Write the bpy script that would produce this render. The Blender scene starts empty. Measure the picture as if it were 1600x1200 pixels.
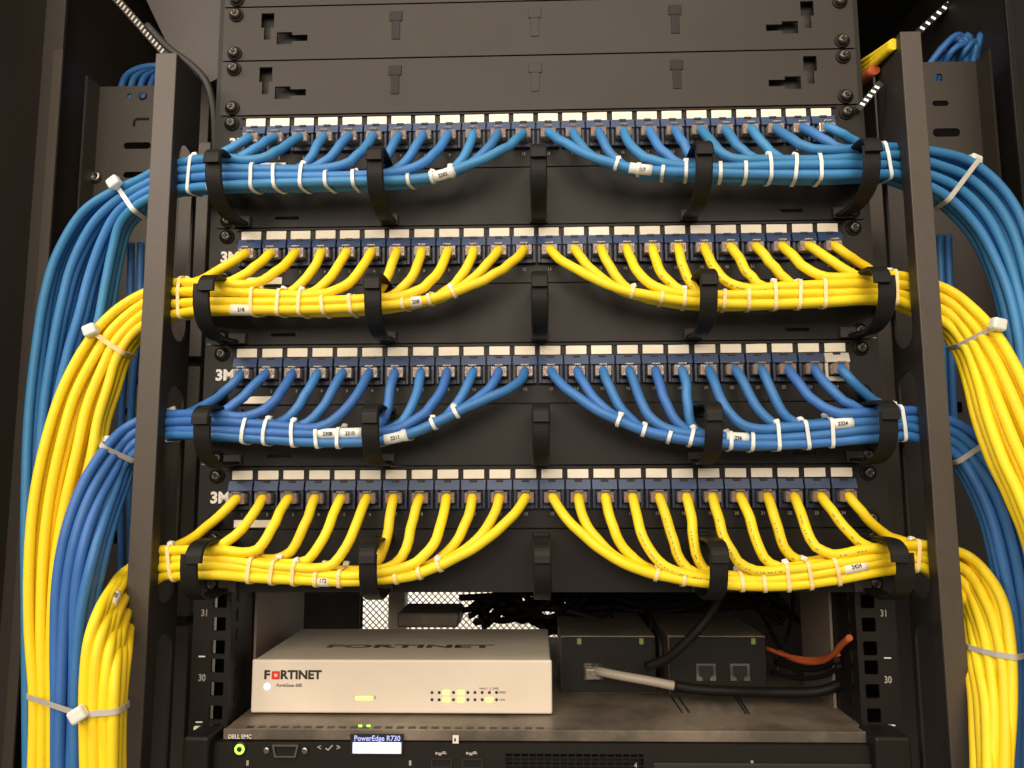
import bpy, bmesh, math, random
from mathutils import Vector, Matrix, geometry
C = bpy.context.scene
rnd = random.Random(7)
MM = 0.001
# ---------------------------------------------------------------- camera
FP = 1200.0                                   # focal length in photo pixels (1600 wide)
CAM = Vector((-2.45, -553.6, -269.5))         # millimetres
YAW, PITCH, ROLL = -0.0295, 0.1216, -0.0047
fw = Vector((math.sin(YAW)*math.cos(PITCH), math.cos(YAW)*math.cos(PITCH), math.sin(PITCH)))
r0 = Vector((math.cos(YAW), -math.sin(YAW), 0)); u0 = r0.cross(fw)
RT = r0*math.cos(ROLL) + u0*math.sin(ROLL); UP = u0*math.cos(ROLL) - r0*math.sin(ROLL)
cd = bpy.data.cameras.new('camera'); cam = bpy.data.objects.new('camera', cd)
C.collection.objects.link(cam); C.camera = cam
cd.sensor_width = 36; cd.lens = 36*FP/1600; cd.clip_start = 0.01; cd.clip_end = 50
cam.matrix_world = Matrix(((RT.x, UP.x, -fw.x, CAM.x*MM), (RT.y, UP.y, -fw.y, CAM.y*MM), (RT.z, UP.z, -fw.z, CAM.z*MM), (0, 0, 0, 1)))
def onx(px, py, X):
    d = fw + RT*((px-800)/FP) + UP*((600-py)/FP)
    return CAM + d*((X-CAM.x)/d.x)
def at(px, py, Y):
    d = fw + RT*((px-800)/FP) + UP*((600-py)/FP)
    return CAM + d*((Y-CAM.y)/d.y)
def pix(p):
    d = Vector(p)-CAM; w = d.dot(fw)
    return 800+FP*d.dot(RT)/w, 600-FP*d.dot(UP)/w
# ---------------------------------------------------------------- light
w = bpy.data.worlds.new('World'); C.world = w; w.use_nodes = True
bg = w.node_tree.nodes['Background']; bg.inputs[0].default_value = (1.0, 0.87, 0.74, 1); bg.inputs[1].default_value = 0.28
C.view_settings.view_transform = 'Standard'; C.view_settings.look = 'None'
C.view_settings.exposure = 0.0; C.view_settings.gamma = 1.0
def area(name, loc, target, sx, sy, power, col):
    l = bpy.data.lights.new(name, 'AREA'); l.shape = 'RECTANGLE'; l.size = sx; l.size_y = sy
    l.energy = power; l.color = col
    o = bpy.data.objects.new(name, l); C.collection.objects.link(o); o.location = loc
    o.rotation_euler = (Vector(target)-Vector(loc)).to_track_quat('-Z', 'Y').to_euler()
    return o
area('ceiling_lamp_front', (-0.25, -1.8, 0.36), (0, 0, -0.3), 1.7, 0.8, 30, (1.0, 0.87, 0.70))
area('ceiling_lamp_above', (-0.1, -1.1, 1.25), (0, 0, -0.2), 1.4, 0.7, 16, (1.0, 0.88, 0.72))
area('ceiling_lamp_right', (0.9, -1.9, 0.7), (0, 0, -0.3), 0.6, 0.5, 5, (1.0, 0.80, 0.60))
area('rear_room_lamp', (-0.3, 0.62, 0.15), (-0.2, 0.95, -0.4), 0.5, 0.1, 22, (1.0, 0.93, 0.82))
area('added_glare_lamp_left', (-0.98, -0.62, 0.50), (-0.36, 0.05, 0.02), 0.34, 0.24, 6.5, (1.0, 0.88, 0.80))  # added lamp, no known fixture; throws glare on the upper-left walls
# ---------------------------------------------------------------- materials
def mat(name, col, rough=0.5, metal=0.0, spec=0.5, noise=0.0, nscale=300, bump=0.0, coat=0.0, emit=None, es=0, dust=0.0, trans=0.0, sss=0.0, vary=0.0):
    m = bpy.data.materials.new(name); m.use_nodes = True; nt = m.node_tree; b = nt.nodes['Principled BSDF']
    b.inputs['Base Color'].default_value = (*col, 1); b.inputs['Roughness'].default_value = rough
    b.inputs['Metallic'].default_value = metal; b.inputs['Specular IOR Level'].default_value = spec
    b.inputs['Coat Weight'].default_value = coat
    b.inputs['Transmission Weight'].default_value = trans
    if sss: b.inputs['Subsurface Weight'].default_value = sss; b.inputs['Subsurface Radius'].default_value = (.004, .004, .003); b.inputs['Subsurface Scale'].default_value = 0.5
    if emit: b.inputs['Emission Color'].default_value = (*emit, 1); b.inputs['Emission Strength'].default_value = es
    tc = nt.nodes.new('ShaderNodeTexCoord'); geo = nt.nodes.new('ShaderNodeNewGeometry')
    if noise or bump:
        n = nt.nodes.new('ShaderNodeTexNoise'); n.inputs['Scale'].default_value = nscale; n.inputs['Detail'].default_value = 4
        nt.links.new(geo.outputs['Position'], n.inputs['Vector'])
        if noise:
            mx = nt.nodes.new('ShaderNodeMix'); mx.data_type = 'RGBA'
            mx.inputs[6].default_value = (*[c*(1-noise) for c in col], 1); mx.inputs[7].default_value = (*[min(1, c*(1+noise)) for c in col], 1)
            nt.links.new(n.outputs['Fac'], mx.inputs[0]); last = mx.outputs[2]
            mr = nt.nodes.new('ShaderNodeMapRange'); mr.inputs[3].default_value = rough*0.85; mr.inputs[4].default_value = min(1, rough*1.2)
            n2 = nt.nodes.new('ShaderNodeTexNoise'); n2.inputs['Scale'].default_value = 25; n2.inputs['Detail'].default_value = 5
            nt.links.new(geo.outputs['Position'], n2.inputs['Vector'])
            nt.links.new(n2.outputs['Fac'], mr.inputs[0]); nt.links.new(mr.outputs[0], b.inputs['Roughness'])
            if dust:
                n3 = nt.nodes.new('ShaderNodeTexNoise'); n3.inputs['Scale'].default_value = 14; n3.inputs['Detail'].default_value = 7; n3.inputs['Roughness'].default_value = 0.65
                nt.links.new(geo.outputs['Position'], n3.inputs['Vector'])
                cr = nt.nodes.new('ShaderNodeMapRange'); cr.inputs[1].default_value = 0.4; cr.inputs[2].default_value = 0.68; cr.inputs[4].default_value = dust
                nt.links.new(n3.outputs['Fac'], cr.inputs[0])
                m2 = nt.nodes.new('ShaderNodeMix'); m2.data_type = 'RGBA'; m2.inputs[7].default_value = (0.36, 0.29, 0.22, 1)
                nt.links.new(cr.outputs[0], m2.inputs[0]); nt.links.new(last, m2.inputs[6]); last = m2.outputs[2]
            if vary:
                oi = nt.nodes.new('ShaderNodeObjectInfo'); hs = nt.nodes.new('ShaderNodeHueSaturation')
                v1 = nt.nodes.new('ShaderNodeMapRange'); v1.inputs[3].default_value = 1-vary; v1.inputs[4].default_value = 1+vary*0.6
                v2 = nt.nodes.new('ShaderNodeMapRange'); v2.inputs[3].default_value = 0.5-vary*0.06; v2.inputs[4].default_value = 0.5+vary*0.06
                nt.links.new(oi.outputs['Random'], v1.inputs[0]); nt.links.new(v1.outputs[0], hs.inputs['Value'])
                wv = nt.nodes.new('ShaderNodeMath'); wv.operation = 'FRACT'; w2 = nt.nodes.new('ShaderNodeMath'); w2.operation = 'MULTIPLY'; w2.inputs[1].default_value = 7.3
                nt.links.new(oi.outputs['Random'], w2.inputs[0]); nt.links.new(w2.outputs[0], wv.inputs[0]); nt.links.new(wv.outputs[0], v2.inputs[0]); nt.links.new(v2.outputs[0], hs.inputs['Hue'])
                nt.links.new(last, hs.inputs['Color']); last = hs.outputs[0]
            nt.links.new(last, b.inputs['Base Color'])
        if bump:
            bp = nt.nodes.new('ShaderNodeBump'); bp.inputs['Strength'].default_value = bump; bp.inputs['Distance'].default_value = 0.0004
            nt.links.new(n.outputs['Fac'], bp.inputs['Height']); nt.links.new(bp.outputs[0], b.inputs['Normal'])
    return m
M = dict(
    black=mat('black_powder_coat', (0.011, 0.0092, 0.0075), 0.46, spec=0.28, noise=0.2, nscale=900, bump=0.25),
    panel=mat('black_panel_paint', (0.010, 0.0083, 0.0068), 0.44, spec=0.26, noise=0.15, nscale=700, bump=0.15),
    blank=mat('blank_panel_plastic', (0.029, 0.0235, 0.0185), 0.45, spec=0.32, noise=0.12, nscale=600, bump=0.12),
    ringp=mat('black_ring_plastic', (0.008, 0.007, 0.006), 0.55, spec=0.25, noise=0.1, nscale=500),
    post=mat('brown_grey_steel', (0.062, 0.049, 0.039), 0.45, noise=0.15, nscale=500, bump=0.1),
    dark=mat('dark_interior', (0.020, 0.016, 0.0135), 0.6, noise=0.2, nscale=100),
    plate=mat('side_plate_paint', (0.040, 0.032, 0.026), 0.5, noise=0.15, nscale=300, bump=0.1),
    taupe=mat('taupe_steel', (0.23, 0.185, 0.15), 0.5, noise=0.1, nscale=200),
    steel=mat('screw_steel', (0.35, 0.31, 0.27), 0.28, metal=1.0, noise=0.2, nscale=600),
    dsteel=mat('dark_screw_steel', (0.10, 0.085, 0.07), 0.3, metal=0.9, noise=0.2, nscale=600),
    yellow=mat('yellow_cable_jacket', (0.92, 0.67, 0.012), 0.52, vary=0.07, noise=0.06, nscale=120, bump=0.08, sss=0.0),
    blue1=mat('light_blue_cable_jacket', (0.042, 0.21, 0.48), 0.50, vary=0.14, noise=0.08, nscale=120, bump=0.08),
    blue3=mat('blue_cable_jacket', (0.038, 0.165, 0.45), 0.50, vary=0.14, noise=0.08, nscale=120, bump=0.08),
    jack=mat('blue_jack_plastic', (0.024, 0.050, 0.13), 0.42, noise=0.08, nscale=300),
    whitejack=mat('white_jack_plastic', (0.62, 0.57, 0.5), 0.4, noise=0.08, nscale=300),
    jackshade=mat('shaded_jack_plastic', (0.012, 0.019, 0.050), 0.42, noise=0.08, nscale=300),  # jack blue deepened: shade on the lower body painted in
    socket=mat('socket_black', (0.008, 0.007, 0.007), 0.5),
    label=mat('cream_label_strip', (0.88, 0.80, 0.66), 0.5, noise=0.04, nscale=60),
    plug=mat('clear_plug_plastic', (0.72, 0.66, 0.60), 0.12, noise=0.2, nscale=450, coat=0.3, trans=0.75),
    wire=mat('copper_wires', (0.30, 0.13, 0.065), 0.4, noise=0.35, nscale=900),
    tiew=mat('white_tie_nylon', (0.74, 0.76, 0.72), 0.38, noise=0.05, nscale=200),
    tiec=mat('cream_tie_nylon', (0.86, 0.66, 0.30), 0.38, noise=0.06, nscale=200),
    tieg=mat('translucent_tie_nylon', (0.50, 0.47, 0.42), 0.35, noise=0.1, nscale=200),
    text=mat('white_print', (0.75, 0.71, 0.65), 0.5),
    dimtext=mat('grey_print', (0.36, 0.33, 0.30), 0.5),
    ink=mat('black_ink', (0.03, 0.025, 0.025), 0.5),
    red=mat('red_ink', (0.75, 0.035, 0.03), 0.45),
    cream=mat('cream_white_plastic', (0.84, 0.74, 0.62), 0.42, noise=0.03, nscale=80),
    creamtop=mat('cream_white_top', (0.78, 0.69, 0.57), 0.5, noise=0.06, nscale=60),
    lid=mat('dusty_server_lid', (0.085, 0.068, 0.052), 0.42, noise=0.2, nscale=150, dust=0.55, bump=0.1),
    boxtop=mat('dusty_black_case', (0.10, 0.082, 0.064), 0.5, noise=0.2, nscale=200, dust=0.5),
    greycable=mat('grey_cable_jacket', (0.42, 0.37, 0.30), 0.42, noise=0.1, nscale=150),
    cord=mat('black_cord', (0.008, 0.0065, 0.0055), 0.55, spec=0.22, noise=0.1, nscale=200),
    orange=mat('orange_cable', (0.48, 0.10, 0.03), 0.45, noise=0.1, nscale=200),
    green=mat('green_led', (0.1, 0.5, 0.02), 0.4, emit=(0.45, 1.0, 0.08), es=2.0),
    dimgreen=mat('dim_green_led', (0.20, 0.26, 0.07), 0.4, emit=(0.45, 0.7, 0.08), es=0.05),
    glow=mat('lit_green_window', (0.8, 0.9, 0.3), 0.5, emit=(0.72, 1.0, 0.12), es=1.25),
    lcd=mat('lit_lcd', (0.6, 0.65, 1.0), 0.3, emit=(0.60, 0.68, 1.0), es=1.2),
    lcdtext=mat('lit_blue_text', (0.4, 0.45, 0.9), 0.3, emit=(0.42, 0.45, 1.0), es=0.55),
    slotglow=mat('slot_painted_glow', (0.9, 0.9, 0.85), 0.5, emit=(1.0, 0.95, 0.88), es=1.1),  # emission painted in for light behind the perforations
    dimslotglow=mat('dim_slot_painted_glow', (0.5, 0.47, 0.42), 0.5, emit=(1.0, 0.92, 0.82), es=0.12),
    wallw=mat('white_room_wall', (0.85, 0.8, 0.72), 0.7, noise=0.03, nscale=20),
    mesh=mat('door_mesh_steel', (0.32, 0.27, 0.22), 0.5, noise=0.1, nscale=200),
)
# ---------------------------------------------------------------- helpers
def link(name, me, m, parent=None, loc=(0, 0, 0)):
    if m is not None and not me.materials: me.materials.append(M[m])
    o = bpy.data.objects.new(name, me); C.collection.objects.link(o)
    o.location = Vector(loc)*MM
    if parent is not None: o.parent = parent
    return o
def tag(o, label=None, cat=None, group=None, kind=None):
    if label: o['label'] = label
    if cat: o['category'] = cat
    if group: o['group'] = group
    if kind: o['kind'] = kind
    return o
def thing(name, label, cat, loc=(0, 0, 0), group=None):
    o = bpy.data.objects.new(name, None); o.empty_display_size = 0.01
    C.collection.objects.link(o); o.location = Vector(loc)*MM
    return tag(o, label, cat, group)
def bm2me(name, bm, smooth=False):
    me = bpy.data.meshes.new(name); bm.to_mesh(me); bm.free()
    if smooth:
        for p in me.polygons: p.use_smooth = True
    return me
def add_box(bm, x0, x1, y0, y1, z0, z1, bev=0.0, seg=1, mtx=None):
    g = bmesh.ops.create_cube(bm, size=1)
    vs = g['verts']
    for v in vs:
        v.co = Vector(((x0+x1)/2+v.co.x*(x1-x0), (y0+y1)/2+v.co.y*(y1-y0), (z0+z1)/2+v.co.z*(z1-z0)))*MM
    if bev:
        es = list({e for v in vs for e in v.link_edges})
        r = bmesh.ops.bevel(bm, geom=es, offset=bev*MM, segments=seg, affect='EDGES', profile=0.5)
        vs = list({v for f in r['faces'] for v in f.verts} | {v for v in vs if v.is_valid})
    if mtx is not None:
        for v in vs: v.co = mtx @ v.co
    return vs
def box_me(name, x0, x1, y0, y1, z0, z1, bev=0.0, seg=1):
    bm = bmesh.new(); add_box(bm, x0, x1, y0, y1, z0, z1, bev, seg); return bm2me(name, bm)
def box(name, dims, m, parent=None, bev=0.3, loc=(0, 0, 0), seg=1):
    return link(name, box_me(name, *dims, bev, seg), m, parent, loc)
def plate_me(name, outer, holes, t0, t1, plane='XZ', const=0):
    """polygon (mm) with holes, extruded; plane XZ -> thickness along Y; YZ -> thickness along X"""
    loops = [outer]+holes
    tris = geometry.tessellate_polygon([[Vector((a, b, 0)) for a, b in l] for l in loops])
    flat = [p for l in loops for p in l]
    def co(p, t):
        if plane == 'XZ': return (p[0]*MM, t*MM, p[1]*MM)
        if plane == 'XY': return (p[0]*MM, p[1]*MM, t*MM)
        return (t*MM, p[0]*MM, p[1]*MM)
    n = len(flat); V = [co(p, t0) for p in flat]+[co(p, t1) for p in flat]; F = []
    for a, b, c in tris:
        F.append((a, b, c)); F.append((c+n, b+n, a+n))
    s = 0
    for l in loops:
        k = len(l)
        for i in range(k):
            a, b = s+i, s+(i+1) % k
            F.append((a, b, b+n, a+n))
        s += k
    me = bpy.data.meshes.new(name); me.from_pydata(V, [], F)
    bm = bmesh.new(); bm.from_mesh(me); bmesh.ops.recalc_face_normals(bm, faces=bm.faces); bm.to_mesh(me); bm.free()
    return me
def rect(x0, x1, z0, z1): return [(x0, z0), (x1, z0), (x1, z1), (x0, z1)]
def rrect(x0, x1, z0, z1, r, n=5):
    P = []
    for cx, cz, a0 in ((x1-r, z1-r, 0), (x0+r, z1-r, 90), (x0+r, z0+r, 180), (x1-r, z0+r, 270)):
        for i in range(n+1):
            a = math.radians(a0+90*i/n); P.append((cx+r*math.cos(a), cz+r*math.sin(a)))
    return P
def catmull(P, step=3.0):
    out = [P[0]]
    Q = [P[0]*2-P[1]]+list(P)+[P[-1]*2-P[-2]]
    for i in range(1, len(Q)-2):
        a, b, c, d = Q[i-1:i+3]
        t0 = 0.0; t1 = t0+max(1e-3, (b-a).length)**0.5; t2 = t1+max(1e-3, (c-b).length)**0.5; t3 = t2+max(1e-3, (d-c).length)**0.5
        n = max(1, int((c-b).length/step))
        for k in range(1, n+1):
            t = t1+(t2-t1)*k/n
            A1 = a*((t1-t)/(t1-t0))+b*((t-t0)/(t1-t0)); A2 = b*((t2-t)/(t2-t1))+c*((t-t1)/(t2-t1)); A3 = c*((t3-t)/(t3-t2))+d*((t-t2)/(t3-t2))
            B1 = A1*((t2-t)/(t2-t0))+A2*((t-t0)/(t2-t0)); B2 = A2*((t3-t)/(t3-t1))+A3*((t-t1)/(t3-t1))
            out.append(B1*((t2-t)/(t2-t1))+B2*((t-t1)/(t2-t1)))
    return out
def tube_me(name, pts, r, sides=12, caps=True, radii=None):
    V = []; F = []; n = len(pts)
    T = (pts[1]-pts[0]).normalized(); N = T.orthogonal().normalized()
    for i, p in enumerate(pts):
        t = (pts[min(i+1, n-1)]-pts[max(i-1, 0)]).normalized()
        ax = T.cross(t)
        if ax.length > 1e-7: N = Matrix.Rotation(T.angle(t), 3, ax) @ N
        T = t; N = (N-T*N.dot(T)).normalized(); B = T.cross(N); rr = radii[i] if radii else r
        for k in range(sides):
            a = 2*math.pi*k/sides; V.append((p+(N*math.cos(a)+B*math.sin(a))*rr)*MM)
    for i in range(n-1):
        for k in range(sides):
            a = i*sides+k; b = i*sides+(k+1) % sides
            F.append((a, b, b+sides, a+sides))
    if caps: F.append(tuple(range(sides))[::-1]); F.append(tuple(range((n-1)*sides, n*sides)))
    me = bpy.data.meshes.new(name); me.from_pydata([tuple(v) for v in V], [], F)
    for p in me.polygons: p.use_smooth = len(p.vertices) == 4
    return me
def merge_tubes(name, lst, r, sides=8):
    bm = bmesh.new()
    for pts in lst:
        me = tube_me('t', pts, r, sides); bm.from_mesh(me); bpy.data.meshes.remove(me)
    return bm2me(name, bm, True)
TXT = {}
def text_me(s, size, bold=0.0, ext=0.12, res=3, xs=1.0):
    key = (s, size, bold, xs)
    if key in TXT: return TXT[key]
    cu = bpy.data.curves.new('text', 'FONT'); cu.body = s; cu.size = size*MM; cu.align_x = 'CENTER'; cu.align_y = 'CENTER'
    cu.extrude = ext*MM; cu.offset = bold*MM; cu.resolution_u = res
    o = bpy.data.objects.new('tmp', cu); C.collection.objects.link(o)
    me = bpy.data.meshes.new_from_object(o.evaluated_get(bpy.context.evaluated_depsgraph_get()))
    bpy.data.objects.remove(o)
    for v in me.vertices: v.co = Vector((v.co.x*xs, -v.co.z, v.co.y))     # stands upright facing -Y
    me.materials.clear(); TXT[key] = me; return me
def text(name, s, size, m, parent, loc, bold=0.0, rot=None, xs=1.0):
    me = text_me(s, size, bold, xs=xs)
    if me.materials and me.materials[0] != M[m]: me = me.copy(); me.materials.clear()
    o = link(name, me, m, parent, loc)
    if rot: o.rotation_euler = rot
    return o
def lathe_me(name, prof, seg=20, axis='Y'):
    V = []; F = []
    for (r, h) in prof:
        for k in range(seg):
            a = 2*math.pi*k/seg; V.append((r*math.cos(a)*MM, h*MM, r*math.sin(a)*MM))
    for i in range(len(prof)-1):
        for k in range(seg):
            a = i*seg+k; b = i*seg+(k+1) % seg; F.append((a, b, b+seg, a+seg))
    F.append(tuple(range(seg))); F.append(tuple(range((len(prof)-1)*seg, len(prof)*seg))[::-1])
    me = bpy.data.meshes.new(name); me.from_pydata(V, [], F)
    bm = bmesh.new(); bm.from_mesh(me); bmesh.ops.recalc_face_normals(bm, faces=bm.faces); bm.to_mesh(me); bm.free()
    for p in me.polygons: p.use_smooth = len(p.vertices) == 4
    return me
ORD = ['first', 'second', 'third', 'fourth', 'fifth', 'sixth', 'seventh', 'eighth', 'ninth', 'tenth', 'eleventh', 'twelfth', 'thirteenth', 'fourteenth', 'fifteenth', 'sixteenth', 'seventeenth', 'eighteenth', 'nineteenth', 'twentieth', 'twenty-first', 'twenty-second', 'twenty-third', 'twenty-fourth']
U = 44.45; PITCHX = 18.517; ROWZ = [0, -88.9, -177.8, -266.7]
# ---------------------------------------------------------------- the rack cabinet
rack = thing('server_cabinet', 'black open-fronted equipment cabinet holding all the patch panels and cables', 'server cabinet', (0, 0, -480))
def inrack(o): o.parent = rack; o.location = o.location-rack.location; return o
def rk(name, me, m, loc=(0, 0, 0)): return inrack(link(name, me, m, None, loc))
ZB = -900                                              # bottom of what is built
ztopU = 6+U*3
def rail(s):
    holes = []
    z = ztopU
    while z > ZB:
        for dz in (6.35, 22.22, 38.1):
            zz = z-dz
            if zz-5 > ZB: holes.append(rrect(*sorted((s*223.4, s*232.9)), zz-4.75, zz+4.75, 0.9, 2))
        z -= U
    holes = [[(abs(a), b) for a, b in h] for h in holes]
    me = plate_me('mounting_rail', rect(219.5, 247, ZB, ztopU+20), holes, 3, 5.2)
    if s < 0:
        me.transform(Matrix.Scale(-1, 4, (1, 0, 0))); me.flip_normals()
    r = rk('mounting_rail', me, 'black')
    # return flanges
    xi = sorted((s*219.5, s*221.5))
    slots = [rect(12, 16, z0, z0+9) for z0 in range(ZB+10, -330, 14)]
    f = link('inner_flange', plate_me('inner_flange', rect(5.2, 45, ZB, ztopU+20), slots, xi[0], xi[1], 'YZ'), 'black', r)
    for n, zc in ((31, -(-6+U*9-15.2)), ): pass
    for i, n in enumerate((31, 30)):
        z0 = 6-U*(8+i)                                  # top of that unit
        text('number', str(n), 6.6, 'dimtext', r, (s*238.7, 2.6, z0-14.6), 0.12, xs=0.8)
        link('tick', box_me('tick', -2.4, 2.4, 2.75, 3, -0.45, 0.45), 'text', r, (s*239.5, 0, z0-U))
    for i in (4, 5, 6, 7): link('tick', box_me('tick', -2, 2, 2.75, 3, -0.35, 0.35), 'dimtext', r, (s*243.6, 0, 6-U*(i-1)+2))
    return r
rail(-1); rail(1)
# inner side plates behind the rails (taupe)
rk('side_plate', plate_me('side_plate', rect(48, 170, -470, 0), [], -219, -217, 'YZ'), 'taupe')
rk('side_plate', plate_me('side_plate', rect(46, 110, -470, 0), [], 217, 219, 'YZ'), 'taupe')
# front cable posts: narrow flange and a web with long pill windows
def post(s):
    za, zb = ZB, (at(258, 84, -30).z if s < 0 else at(1428, 50, -30).z)
    xi_, xo_ = (263, 278.5) if s < 0 else (261, 275.5)
    xf = sorted((s*xi_, s*xo_))
    bm = bmesh.new(); add_box(bm, xf[0], xf[1], -31, -29, za, zb, 0.5, 2)
    xo = sorted((s*(xo_-1.8), s*xo_)); add_box(bm, xo[0], xo[1], -29.05, -17, za, zb, 0.3)
    p = rk('cable_post', bm2me('cable_post', bm), 'post')
    def zat(py): return at(800+s*560, py, -6).z
    wins = [(534, 230), (942, 603), (1400, 990)] if s < 0 else [(545, 225), (935, 581), (1400, 975)]
    holes = [rrect(-19, 7, zat(a), zat(b), 12.9, 8) for a, b in wins]
    xw = sorted((s*(xi_+0.1), s*(xi_+1.7)))
    link('web', plate_me('web', rect(-29, 12, za, zb), holes, xw[0], xw[1], 'YZ'), 'dark', p, (0, 0, 0))
    return p
for p in (post(-1), post(1)): pass
for ch in [o for o in bpy.data.objects if o.name.startswith('web')]: ch.location = (0, 0, 0)
# bracket plates behind the outer bundles
def bracket(s):
    if s < 0: x0, x1, zt = -(412), -305, at(180, 135, 120).z; 
    else: x0, x1, zt = 310, 405, at(1500, 96, 120).z
    hs = []
    def H(pxa, pxb, pya, pyb, r=1.2):
        a = at(pxa, pyb, 120); b = at(pxb, pya, 120)
        hs.append(rrect(a.x, b.x, a.z, b.z, min(r, (b.x-a.x)/2.1, (b.z-a.z)/2.1), 3))
    if s < 0:
        H(199, 206, 146, 153); H(193, 236, 222, 233, 3); H(192, 232, 268, 278, 3); H(185, 203, 637, 648, 2); H(190, 198, 590, 604); H(212, 219, 588, 602); H(176, 190, 830, 850, 2)
    else:
        H(1458, 1500, 200, 214, 4); H(1457, 1482, 157, 166, 3); H(1462, 1472, 115, 127, 2); H(1491, 1503, 628, 645); H(1545, 1560, 380, 400, 3)
    me = plate_me('bracket_plate', rect(x0, x1, ZB, zt), hs, 120, 122)
    p = rk('bracket_plate', me, 'plate')
    xc = (-320, -293) if s < 0 else (286, 302)
    for k_, (ya_, yb_) in enumerate(((230, 560), (575, 960), (975, 1300)) if s < 0 else ((310, 1600),)): link('channel', box_me('channel', xc[0], xc[1], 100, 118, at(300, yb_, 110).z, at(300, ya_, 110).z, 0.5), 'post', p)
    xe = sorted((s*abs(x0 if s < 0 else x1), s*(abs(x0 if s < 0 else x1)-2)))
    link('edge_fold', plate_me('edge_fold', rect(100, 119.8, ZB, zt), [], xe[0], xe[1], 'YZ'), 'plate', p)
    if s < 0:
        hook = [at(209, 196, 119), at(209, 188, 119), at(214, 185, 119), at(232, 185, 119)]
        link('hook', tube_me('hook', catmull(hook), 1.0, 8), 'dark', p)
        link('rivet', lathe_me('rivet', [(0, -2), (3.2, -1.6), (4.2, 0)], 16), 'jack', p, at(223, 150, 119.8))
    return p
bl = bracket(-1); br = bracket(1)
screw_big = lathe_me('bracket_screw', [(1.6, -2.2), (1.8, -3.6), (4.4, -3.2), (5.6, -1.6), (6.0, 0)], 20)
for p, (px, py) in ((bl, (150, 277)), (br, (1549, 238)), (bl, (96, 345))):
    link('screw', screw_big, 'steel', p, at(px, py, 119.8))
# outer frame strips, walls
def strip(px_top, px_bot, Y, wdt, name='frame_edge', m='post', zt=None, ya=0):
    x = at(px_top, 90, Y).x; x2 = at(px_bot, 1150, Y).x; xm = (x+x2)/2
    return rk(name, box_me(name, xm, xm+wdt, Y, Y+2.5, ZB, zt if zt is not None else at(px_top, 78, Y).z, 0.4), m)
strip(78, 10, 60, 8.5)
rk('frame_edge', box_me('frame_edge', at(-6, 130, 60).x, at(7, 130, 60).x, 60, 63, at(0, 200, 60).z, at(0, 85, 60).z, 0.4), 'post')
x = at(1592, 240, 60).x
rk('frame_edge', box_me('frame_edge', x, x+6, 60, 63, ZB, 150, 0.4), 'black')
rk('side_wall', box_me('side_wall', -432, -428, -60, 700, ZB, 260), 'plate')  # paler than the right wall: haze on this side put into its colour
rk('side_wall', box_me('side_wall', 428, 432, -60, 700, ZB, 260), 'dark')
rk('front_corner', box_me('front_corner', -500, at(74, 400, 62).x, 63, 66, ZB, 200), 'plate')  # left corner lightened too, for the same painted haze
rk('front_corner', box_me('front_corner', x+6, 520, 63, 66, ZB, 200), 'black')
# rear door with an opening filled by mesh
a = at(565, 1020, 480); b = at(905, 915, 480)
me = plate_me('rear_door', rect(-425, 425, ZB, 420), [rect(a.x, b.x, a.z, b.z)], 480, 484)
rd = rk('rear_door', me, 'dark')
bm = bmesh.new()
pit = 8.2; span = (b.x-a.x); hh = b.z-a.z
k = -int(hh/pit)-1
while k*pit < span+hh:
    for sg in (1, -1):
        # diagonal bar clipped to the opening
        pts = []
        for t in (0, hh):
            xx = a.x + k*pit + (t if sg > 0 else hh-t); pts.append((xx, a.z+t))
        (xa, za), (xb, zb_) = pts
        def clip(xa, za, xb, zb_):
            d = xb-xa
            ts = sorted(((a.x-xa)/d, (b.x-xa)/d)); t0 = max(0, ts[0]); t1 = min(1, ts[1])
            if t0 >= t1: return None
            return xa+d*t0, za+(zb_-za)*t0, xa+d*t1, za+(zb_-za)*t1
        cc = clip(xa, za, xb, zb_)
        if cc:
            p0 = Vector((cc[0], 482+sg*0.6, cc[1])); p1 = Vector((cc[2], 482+sg*0.6, cc[3]))
            me = tube_me('t', [p0, p1], 0.85, 4); bm.from_mesh(me); bpy.data.meshes.remove(me)
    k += 1
o = link('door_mesh', bm2me('door_mesh', bm), 'mesh', rd); o['kind'] = 'stuff'
tag(link('rear_wall', box_me('rear_wall', -1500, 1500, 960, 970, -1500, 900), 'wallw'), kind='structure')
# beige rear column and dark filler behind the panels
c0 = at(606, 1000, 260); c1 = at(633, 900, 260)
rk('rear_rail', box_me('rear_rail', c0.x, c1.x, 260, 280, ZB, -200, 0.5), 'cream')
c0 = at(480, 1000, 300); c1 = at(563, 900, 300)
rk('rear_baffle', box_me('rear_baffle', c0.x-60, c1.x, 300, 303, ZB, -200), 'dark')
rk('rear_baffle', box_me('rear_baffle', at(905, 950, 300).x, 425, 300, 303, ZB, -200), 'dark')
rk('roof', box_me('roof', -430, 430, 20, 480, 255, 260), 'dark')
rk('floor_pan', box_me('floor_pan', -430, 430, 20, 480, ZB-2, ZB+2), 'dark')
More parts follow.
